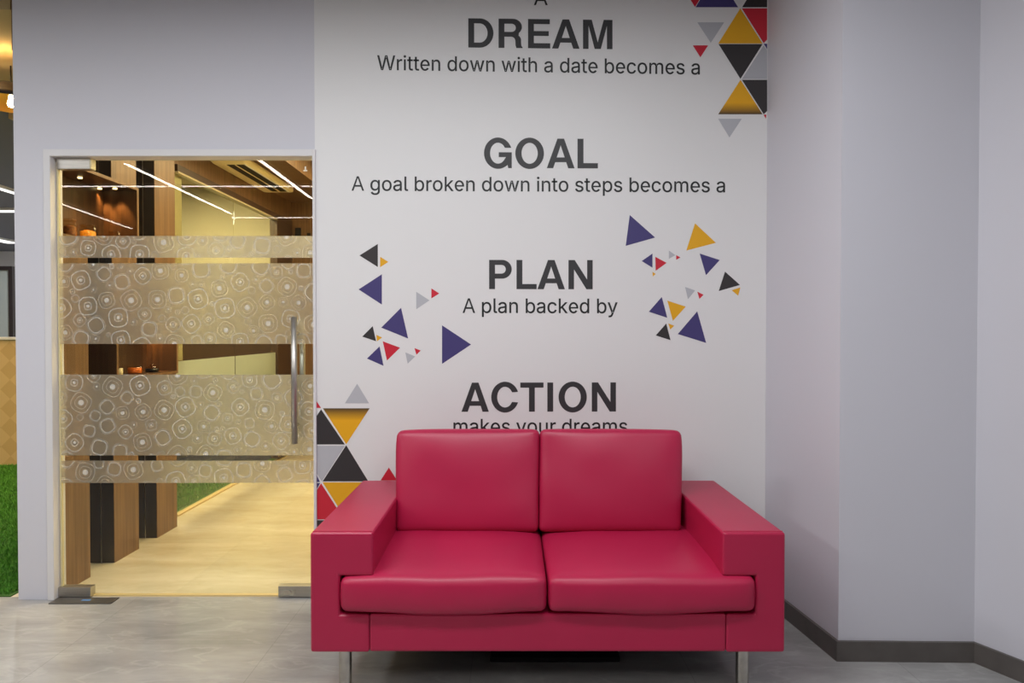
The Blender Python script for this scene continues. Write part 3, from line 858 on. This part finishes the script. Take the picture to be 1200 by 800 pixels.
def arc(cx, cy, rx, ry, a0, a1, n=20):
    return [(cx + rx * math.cos(math.radians(a0 + (a1 - a0) * i / n)), cy + ry * math.sin(math.radians(a0 + (a1 - a0) * i / n))) for i in range(n + 1)]
CAPS = {
 'D': [[(0, 0)] + arc(.40, .5, .46, .5, -90, 90) + [(0, 1)], [(.2, .17)] + arc(.385, .5, .275, .33, -90, 90) + [(.2, .83)]],
 'R': [[(0, 0), (.2, 0), (.2, .385), (.43, .385)] + arc(.43, .24, .145, .145, 80, 0, 8) + [(.58, .1), (.61, 0), (.82, 0), (.82, .03), (.785, .07), (.775, .14)] + arc(.60, .26, .172, .19, -5, 60, 8) + arc(.49, .725, .31, .275, -48, 90, 14) + [(0, 1)],
       [(.2, .55)] + arc(.45, .69, .14, .14, -90, 90, 12) + [(.2, .83)]],
 'E': [[(0, 0), (.76, 0), (.76, .175), (.2, .175), (.2, .425), (.71, .425), (.71, .59), (.2, .59), (.2, .83), (.745, .83), (.745, 1), (0, 1)]],
 'A': [[(0, 0), (.215, 0), (.285, .205), (.655, .205), (.725, 0), (.94, 0), (.585, 1), (.36, 1)], [(.335, .365), (.605, .365), (.47, .775)]],
 'M': [[(0, 0), (.19, 0), (.19, .80), (.40, 0), (.61, 0), (.82, .80), (.82, 0), (1.01, 0), (1.01, 1), (.71, 1), (.505, .23), (.30, 1), (0, 1)]],
 'G': [arc(.475, .5, .475, .53, 20, 306, 40) + [(.80, .10), (.82, -.005), (.94, -.005), (.94, .53), (.50, .53), (.50, .37), (.745, .37)] + arc(.475, .5, .27, .355, -36, -329, 36)],
 'O': [arc(.485, .5, .485, .53, 0, 354, 48), arc(.485, .5, .275, .355, 0, 354, 40)],
 'L': [[(0, 0), (.69, 0), (.69, .175), (.2, .175), (.2, 1), (0, 1)]],
 'P': [[(0, 0), (.2, 0), (.2, .36)] + arc(.445, .68, .33, .32, -90, 90) + [(0, 1)], [(.2, .53)] + arc(.42, .68, .15, .15, -90, 90, 12) + [(.2, .83)]],
 'N': [[(0, 0), (.19, 0), (.19, .68), (.615, 0), (.83, 0), (.83, 1), (.64, 1), (.64, .33), (.215, 1), (0, 1)]],
 'C': [arc(.475, .5, .475, .53, 20, 340, 40) + arc(.475, .5, .27, .355, -28, -332, 36)],
 'T': [[(.3, 0), (.5, 0), (.5, .825), (.8, .825), (.8, 1), (0, 1), (0, .825), (.3, .825)]],
 'I': [[(0, 0), (.2, 0), (.2, 1), (0, 1)]],
}
LY = MY - 0.0009
def heading(word, starts, x0, base0, base1, h, sp):
    """word of bold capitals; left end, baseline at both ends and cap height in the photograph's pixels"""
    L = len(word); w = sp * h; bm = bmesh.new()
    for ch, s in zip(word, starts):
        def to3(u, v, s=s):
            px = x0 + (s + u) * h
            return at(px, base0 + (base1 - base0) * (px - x0) / w - v * h, LY)
        flat_poly(CAPS[ch], to3, bm)
    obj('heading', bm, M['letters'], mu)['label'] = 'bold charcoal word ' + word
heading('DREAM', (0, 1.037, 2.047, 2.87, 3.93), 548.8, 55.6, 57.6, 34.2, 4.94)
heading('GOAL', (0, 1.06, 2.127, 3.168), 567.2, 196.6, 197.2, 34.6, 3.86)
heading('PLAN', (0, .938, 1.656, 2.718), 573.2, 338.6, 338.8, 34.2, 3.54)
heading('ACTION', (0, 1.022, 2.02, 2.95, 3.337, 4.478), 540.8, 482.3, 482.0, 34.1, 5.303)

GLYPHS = {"A":[480,[[16,0,76,0,126,145,353,145,403,0,463,0,271,509,208,509],[143,196,336,196,240,458]]],"W":[686,[[155,0,16,509,82,509,163,196,167,179,172,162,175,145,179,128,183,111,187,94,190,76,194,58,197,40,189,40,193,58,196,76,200,94,203,111,207,128,211,145,215,162,220,179,224,196,306,509,380,509,462,196,466,179,470,162,474,145,478,128,482,111,486,94,490,76,494,58,497,40,488,40,492,58,495,76,499,94,503,111,506,128,510,145,515,162,519,179,523,196,603,509,670,509,530,0,455,0,368,323,362,345,357,368,351,391,346,417,341,445,336,475,350,475,345,446,340,420,335,395,330,371,324,347,318,323,230,0]]],"a":[389,[[173,383,194,384,208,384,223,382,239,379,255,375,271,369,286,360,300,350,312,336,322,320,330,301,335,278,337,251,337,0,277,0,277,52,272,52,267,43,260,34,252,25,242,16,229,8,215,1,199,-4,181,-7,160,-9,137,-7,115,-3,94,5,76,15,60,29,48,45,38,63,32,84,30,108,32,128,36,146,43,161,53,174,64,184,78,193,92,200,108,206,125,211,143,214,161,217,178,220,200,223,218,225,234,227,247,229,257,231,265,235,271,240,274,246,276,255,276,257,275,272,272,285,267,297,260,307,251,315,240,322,227,327,212,330,196,331,178,330,163,327,149,322,137,316,127,309,118,301,110,292,104,283,100,274,41,291,51,313,64,331,79,346,95,358,114,368,133,375,153,380],[276,190,272,187,267,184,259,182,251,180,241,178,231,176,221,174,210,173,200,171,191,170,182,169,175,168,161,166,147,163,134,159,122,153,112,147,103,139,97,130,93,118,92,105,93,93,96,82,102,72,109,64,119,57,130,52,142,48,156,46,170,45,192,47,211,51,228,59,242,68,254,80,263,93,270,108,274,122,276,138]]],"b":[424,[[53,0,53,509,114,509,114,319,118,319,123,327,130,336,137,346,147,355,158,364,171,373,188,379,207,383,229,384,259,382,287,374,313,361,335,342,354,320,370,293,381,261,388,227,390,189,388,151,381,116,370,84,355,57,336,34,313,16,288,3,260,-6,229,-8,208,-7,189,-3,172,4,159,12,147,21,138,31,130,41,123,50,118,59,112,59,112,0],[220,330,198,328,178,322,161,312,147,299,134,282,125,263,118,241,114,216,113,189,114,162,118,138,125,115,135,95,147,78,162,65,179,55,198,49,220,47,242,49,262,55,279,66,294,80,306,97,316,117,323,139,327,163,328,189,327,215,323,239,316,261,307,281,295,298,280,311,262,322,243,328]]],"c":[396,[[174,382,207,384,226,384,243,381,260,377,276,371,291,364,305,356,318,346,330,335,340,322,349,308,356,293,362,277,303,262,300,272,295,281,290,289,284,297,278,304,270,311,261,316,252,321,242,325,231,328,220,329,207,330,184,328,163,321,145,310,130,296,118,278,108,258,102,236,98,212,96,187,98,163,102,139,108,117,118,97,130,80,145,66,163,55,184,49,207,46,220,47,232,49,243,52,253,55,262,60,271,66,279,73,285,80,292,89,297,98,301,107,304,117,363,102,357,86,350,70,341,56,331,43,319,32,306,21,292,12,277,5,261,-1,244,-5,226,-7,207,-8,174,-5,144,3,117,16,93,35,72,58,56,85,44,116,37,150,34,187,37,225,44,260,56,291,72,318,93,341,117,360,144,374]]],"d":[424,[[311,319,311,509,372,509,372,0,313,0,313,59,307,59,301,50,295,41,287,31,277,21,266,12,252,4,236,-3,217,-7,195,-8,165,-6,137,3,111,16,89,34,70,57,55,84,43,116,36,151,34,189,36,227,43,261,55,293,70,320,89,342,112,361,137,374,165,382,196,384,218,383,237,379,253,373,267,364,278,355,287,346,295,336,301,327,306,319],[205,330,182,328,162,322,145,311,130,298,118,281,108,261,102,239,98,215,96,189,98,163,102,139,109,117,118,97,130,80,145,66,162,55,182,49,205,47,226,49,246,55,263,65,278,78,290,95,299,115,306,138,310,162,312,189,310,216,306,241,300,263,290,282,278,299,263,312,246,322,227,328]]],"e":[404,[[374,166,374,209,366,251,350,290,327,324,299,352,265,371,229,382,192,383,155,375,121,358,91,332,66,300,49,262,38,221,36,178,42,135,56,95,77,60,105,30,137,9,173,-4,210,-8,247,-2,282,13,313,36,339,67,285,93,273,77,259,64,243,55,226,49,209,46,192,47,175,52,159,60,144,72,131,86,119,103,110,123,103,144,99,166],[312,208,308,233,300,256,289,277,276,295,260,310,243,321,225,328,206,330,186,328,168,321,151,310,135,295,122,277,111,256,103,233,99,208]]],"g":[425,[[166,382,196,384,218,383,237,379,253,373,267,365,279,356,288,346,296,336,302,327,308,319,313,319,313,379,372,379,372,-9,370,-40,363,-67,350,-90,334,-109,314,-124,291,-136,265,-144,237,-149,207,-151,180,-149,156,-146,134,-140,114,-132,97,-122,82,-110,70,-97,59,-84,51,-69,101,-41,107,-49,114,-57,122,-66,131,-74,142,-82,154,-88,169,-93,187,-96,207,-97,236,-95,261,-87,282,-75,298,-58,308,-34,311,-6,311,68,306,68,301,60,294,51,287,41,277,32,266,23,252,16,236,10,217,6,195,5,165,7,138,14,113,27,90,43,71,65,55,90,43,120,36,154,34,191,36,229,43,263,55,293,71,320,90,342,112,361,138,374],[205,330,182,328,163,322,145,312,130,298,118,282,109,262,102,241,98,218,96,193,98,167,102,144,109,123,118,104,131,88,145,76,163,66,183,61,205,59,227,61,246,66,264,75,278,87,290,103,300,121,307,142,311,166,312,193,311,219,307,242,300,264,291,283,279,299,264,312,247,322,227,328]]],"h":[410,[[53,0,53,509,114,509,114,287,102,287,116,319,132,344,152,362,175,374,200,382,227,384,252,383,275,377,295,369,313,356,328,340,341,321,350,298,355,271,357,240,357,0,296,0,296,235,293,263,286,286,273,304,256,318,235,326,210,329,192,328,176,324,161,317,147,308,136,297,126,283,119,266,115,248,114,227,114,0]]],"i":[167,[[53,0,53,379,114,379,114,0],[73,522,84,524,95,522,105,518,114,512,121,504,125,494,126,483,125,472,121,463,114,455,105,448,95,444,84,443,73,444,63,448,54,455,47,463,43,472,41,483,43,494,47,504,54,512,63,518]]],"k":[381,[[53,0,53,509,114,509,114,0],[148,186,191,229,372,0,294,0],[121,212,284,379,360,379,184,199,177,199,110,137,110,212]]],"l":[189,[[53,84,53,509,114,509,114,99,114,83,117,71,120,62,126,57,135,53,146,52,152,52,157,52,160,53,164,53,167,54,170,54,181,3,175,1,169,0,162,-1,154,-2,147,-2,139,-2,112,0,91,8,74,20,62,37,55,59]]],"m":[610,[[203,385,219,386,245,383,268,375,287,361,303,342,314,320,321,295,312,295,318,312,326,329,337,343,350,356,364,366,381,375,398,381,417,385,437,386,458,385,478,380,497,372,514,361,529,346,541,328,550,307,555,283,557,255,557,0,496,0,496,254,493,279,485,298,473,313,456,323,438,329,419,330,402,329,387,326,374,320,363,312,353,302,345,290,340,277,336,263,335,247,335,0,274,0,274,260,272,280,265,297,253,311,238,322,220,328,199,330,185,329,171,326,158,320,145,312,135,302,126,289,119,274,115,257,114,238,114,0,53,0,53,379,112,379,112,295,108,295,114,314,122,331,132,346,144,358,158,368,172,376,187,382]]],"n":[410,[[200,382,227,384,252,383,275,377,295,369,313,356,328,340,341,321,350,298,355,271,357,240,357,0,296,0,296,235,293,263,286,286,273,304,256,318,235,326,210,329,192,328,176,324,161,317,147,308,136,297,126,283,119,266,115,248,114,227,114,0,53,0,53,379,112,379,112,287,102,287,116,319,132,344,152,362,175,374]]],"o":[415,[[174,382,207,384,241,382,271,374,299,360,323,341,343,318,359,291,371,260,379,225,381,187,379,150,371,116,359,85,343,58,323,35,299,16,271,3,241,-5,207,-8,174,-5,144,3,117,16,93,35,72,58,56,85,44,116,37,150,34,187,37,225,44,260,56,291,72,318,93,341,117,360,144,374],[207,330,184,328,163,321,145,310,130,296,118,278,108,258,102,236,98,212,96,187,98,163,102,139,108,117,118,97,130,80,145,66,163,55,184,49,207,46,231,49,252,55,270,66,285,80,298,97,307,117,314,139,318,163,319,187,318,212,314,236,307,258,298,278,285,296,270,310,252,321,231,328]]],"p":[424,[[207,383,229,384,259,382,287,374,313,361,335,342,354,320,370,293,381,261,388,227,390,189,388,151,381,116,370,84,355,57,336,34,313,16,288,3,260,-6,229,-8,208,-7,189,-3,173,4,159,12,147,21,138,31,130,41,124,50,118,59,114,59,114,-143,53,-143,53,379,112,379,112,319,118,319,123,327,130,336,137,346,147,355,158,364,171,373,188,379],[220,330,198,328,178,322,161,312,147,299,134,282,125,263,118,241,114,216,113,189,114,162,118,138,125,115,135,95,147,78,162,65,179,55,198,49,220,47,242,49,262,55,279,66,294,80,306,97,316,117,323,139,327,163,328,189,327,215,323,239,316,261,307,281,295,298,280,311,262,322,243,328]]],"r":[259,[[191,383,213,385,218,385,223,385,229,384,243,384,243,322,241,323,236,324,230,324,223,325,215,326,207,326,190,324,174,321,159,315,146,306,135,296,126,284,119,269,115,254,114,237,114,0,53,0,53,379,112,379,112,321,115,321,124,339,137,354,152,367,171,377]]],"s":[365,[[161,383,187,384,212,383,234,379,254,372,271,363,286,352,299,339,309,324,318,308,324,290,268,277,262,291,254,304,243,316,228,325,210,331,187,333,166,331,147,326,131,317,119,305,111,292,109,277,110,264,115,253,124,243,136,235,152,229,172,223,229,209,261,200,287,187,306,171,320,153,328,131,331,107,329,85,323,65,312,47,298,31,281,18,260,6,236,-2,210,-7,182,-8,157,-7,133,-3,112,3,93,12,76,24,62,38,50,54,41,73,36,94,94,107,101,87,111,72,124,60,141,52,160,47,181,45,206,47,227,53,244,62,258,74,265,88,268,103,266,115,262,126,254,136,243,144,229,150,212,155,149,170,118,180,92,192,72,208,58,227,50,249,47,274,49,295,55,314,65,332,79,347,95,360,115,370,137,378]]],"t":[227,[[65,471,65,93,68,64,77,41,92,21,113,7,138,-1,168,-4,176,-4,184,-3,192,-3,200,-2,207,0,213,2,202,54,197,53,191,52,185,51,180,50,175,50,170,50,156,51,144,55,136,61,130,70,127,83,126,98,126,471],[6,327,6,379,204,379,204,327]]],"u":[410,[[53,139,53,379,114,379,114,144,116,117,124,94,137,75,154,61,175,53,200,50,218,51,234,55,249,62,263,71,274,83,283,97,290,113,295,132,296,153,296,379,357,379,357,0,298,0,298,92,307,92,294,60,277,35,257,17,234,5,209,-3,182,-5,158,-3,135,2,115,11,97,23,82,39,69,59,60,82,54,109]]],"w":[567,[[138,0,23,379,87,379,133,214,140,190,147,164,154,137,161,107,168,75,175,41,165,41,172,74,179,105,186,135,192,163,199,189,206,214,252,379,316,379,362,214,368,189,375,163,382,136,388,106,395,75,402,41,391,41,399,75,406,106,413,135,420,163,427,189,434,214,480,379,545,379,429,0,368,0,319,172,314,189,309,207,305,225,300,243,295,262,291,280,286,299,281,318,277,338,291,338,286,319,281,299,277,280,272,262,267,243,263,225,258,207,253,189,248,172,199,0]]],"y":[389,[[163,-1,17,379,84,379,165,155,173,132,180,109,187,87,193,64,199,42,206,21,184,21,190,42,196,64,202,87,209,110,216,132,224,155,305,379,371,379,204,-58,196,-77,187,-93,177,-107,165,-119,153,-128,139,-136,125,-141,109,-144,91,-145,82,-145,73,-144,65,-143,57,-142,52,-140,47,-139,61,-86,83,-89,94,-90,104,-89,113,-86,122,-81,130,-74,138,-64,145,-51,151,-36]]]," ":[188,[]]}
def heavier(lp, d, hole):
    n = len(lp); A = sum(lp[i - 1][0] * lp[i][1] - lp[i][0] * lp[i - 1][1] for i in range(n))
    s = (1 if A > 0 else -1) * (-1 if hole else 1); res = []
    for i in range(n):
        a, b, c = Vector(lp[i - 1]), Vector(lp[i]), Vector(lp[(i + 1) % n])
        n1 = (b - a).normalized(); n2 = (c - b).normalized()
        m = Vector((n1.y + n2.y, -n1.x - n2.x)); m = m.normalized() if m.length > 1e-6 else Vector((n1.y, -n1.x))
        k = d / max(0.5, m.dot(Vector((n1.y, -n1.x))))
        res.append((b.x + m.x * k * s, b.y + m.y * k * s))
    return res
def caption(text, x0, x1, base0, base1, cap):
    k = cap / GLYPH_CAP
    tw = sum(GLYPHS[c][0] for c in text); kx = (x1 - x0) / (tw - 40); cx = 0
    for word in text.split(' '):
        bm = bmesh.new()
        for c in word:
            adv, lp = GLYPHS[c]
            loops = [[(l[i], l[i + 1]) for i in range(0, len(l), 2)] for l in lp]
            def to3(u, v, cx=cx):
                px = x0 + (cx + u - 20) * kx
                return at(px, base0 + (base1 - base0) * (px - x0) / (x1 - x0) - v * k, LY)
            if c in 'kti':
                for lpp in loops: flat_poly([heavier(lpp, 5, False)], to3, bm)
            else: flat_poly([heavier(l, 5, i > 0) for i, l in enumerate(loops)], to3, bm)
            cx += adv
        cx += GLYPHS[' '][0]
        obj('printed_word', bm, M['caption'], mu)['label'] = 'thin black printed word ' + word
GLYPH_CAP = max(GLYPHS['A'][1][0][1::2])
caption('A', 626, 641.5, 5.8, 5.9, 17)
caption('Written down with a date becomes a', 442.3, 821, 81.8, 87.2, 17)
caption('A goal broken down into steps becomes a', 412.3, 850.6, 223.2, 225.2, 16.6)
caption('A plan backed by', 542.4, 723.5, 366.4, 366.8, 16.8)
caption('makes your dreams', 530.5, 735.5, 507.6, 507.4, 16.8)

# ------------------------------------------------------------------ sofa
SX0, SX1, SY0, SY1 = -0.672, 0.910, 2.26, 3.06
BZ, AZ_ = 0.173, 0.5745
sofa = thing('sofa', ((SX0 + SX1) / 2, (SY0 + SY1) / 2, 0), 'magenta red leather two seat sofa in front of the printed wall', 'sofa')
def arm(sign):
    x = SX0 if sign < 0 else SX1; d = 1 if sign < 0 else -1
    q = [(0, BZ), (.196, BZ), (.196, .300), (.098, .300), (.098, .429), (.209, .429), (.209, AZ_), (0, AZ_)]
    bm = prism_y([(x + d * a, z) for a, z in q], SY0, SY1, 0.011, 3)
    a = obj('armrest', bm, M['leather'], sofa, False)
    # stitched seam round the front face of the pad
    sm = bmesh.new()
    y = SY0 + 0.014
    xa, xb = sorted((x + d * 0.006, x + d * 0.203))
    cyl((xa, y, AZ_ + 0.0005), (xb, y, AZ_ + 0.0005), 0.0022, sm, 8)
    obj('seam', sm, M['leather_in'], a)
arm(-1); arm(1)
obj('base_frame', box(SX0 + .1965, SX1 - .1965, SY0 + .002, SY1 - .02, BZ + 0.002, .302, 0.008), M['leather'], sofa)
obj('back_frame', box(SX0 + .21, SX1 - .21, SY1 - .09, SY1, .302, .74, 0.012), M['leather'], sofa)
obj('underside', box(SX0 + .03, SX1 - .03, SY0 + .05, SY1 - .03, BZ - 0.006, BZ), M['black'], sofa)
def seat(x0, x1):
    c = ((x0 + x1) / 2, 2.60, .3665); s = (x1 - x0, .71, .126)
    def warp(p, u):
        k = (1 - abs(u.x) ** 4) * (1 - abs(u.y) ** 4)
        if u.z > 0: p.z += 0.020 * k * u.z
        f = (1 - abs(u.x) ** 6) * (1 - u.z ** 2)
        if u.y < 0: p.y -= 0.010 * f
        # tighter corners at the front
        p.x *= 1 - 0.006 * max(0, -u.y) * abs(u.z)
        w = noise.noise(Vector((p.x * 5 + c[0] * 9, p.y * 5, p.z * 7)))
        p.z += 0.0045 * w * (1 if u.z > 0 else 1.2)
        w2 = noise.noise(Vector((p.x * 22 + c[0] * 31, p.y * 9, p.z * 12)))
        if u.y < -.6: p.y += 0.0022 * w2
        if u.z < 0 and u.y < 0: p.z -= 0.004 * math.cos(u.x * 3.1)
        return p
    o = obj('seat_cushion', rounded(c, s, 0.026, 22, warp), M['leather'], sofa, True)
    sm = bmesh.new()
    return o
seat(-.5735, .117); seat(.119, .8115)
def back(x0b, x1b, x0t, x1t):
    H = .41; T = .17; w = (x1b - x0b); lean = math.radians(14)
    def warp(p, u):
        t = (u.z + 1) / 2
        xa = x0b + (x0t - x0b) * t; xb = x1b + (x1t - x1b) * t
        k = (1 - abs(u.x) ** 4) * (1 - abs(u.z) ** 4)
        y = p.y - (0.022 * k if u.y < 0 else 0)
        x = (xa + xb) / 2 + (xb - xa) / 2 * u.x
        oc = (u.x + 1) / 2 if x0b > 0 else (1 - u.x) / 2        # outer top corner falls away
        x += (-1 if x0b > 0 else 1) * 0.012 * oc ** 3 * t ** 10
        z = p.z + 0.002 * (1 - u.x ** 4) * (u.z if u.z > 0 else 0) - (0.005 * max(0, t - .5) * 2 * ((u.x + 1) / 2 if x0b > 0 else (1 - u.x) / 2) ** 6)
        n1 = noise.noise(Vector((x * 6, y * 4, z * 6 + x0b * 7)))
        y += 0.006 * n1 if u.y < 0 else 0
        yy = y * math.cos(lean) + (z + H / 2) * math.sin(lean)
        zz = (z + H / 2) * math.cos(lean) - y * math.sin(lean)
        return Vector((x, yy, zz))
    obj('back_cushion', rounded((0, 2.785, .425), (w, T, H), 0.023, 22, warp), M['leather'], sofa, True)
back(-.463, .106, -.484, .114); back(.107, .676, .115, .708)
lg = obj('leg', cyl((SX0 + .098, 2.335, 0.0), (SX0 + .098, 2.335, BZ - .004), 0.0215, n=32, bev=0.002), M['chrome'], sofa)
for x, y in ((SX1 - .117, 2.335), (SX0 + .098, 2.98), (SX1 - .117, 2.98)):
    c = lg.copy(); COL.objects.link(c); c.parent = sofa
    c.location = Vector((x - SX0 - .098, y - 2.335, 0))
fm = box(-0.083, 0.407, 2.545, 2.80, 0.001, 0.02, 0.004)  # unidentified dark rectangle, built as a flat black slab
tag(obj('floor_slab', fm, M['black'], origin=(0.16, 2.67, 0)), 'flat black slab on the floor under the middle of the sofa', 'mat')
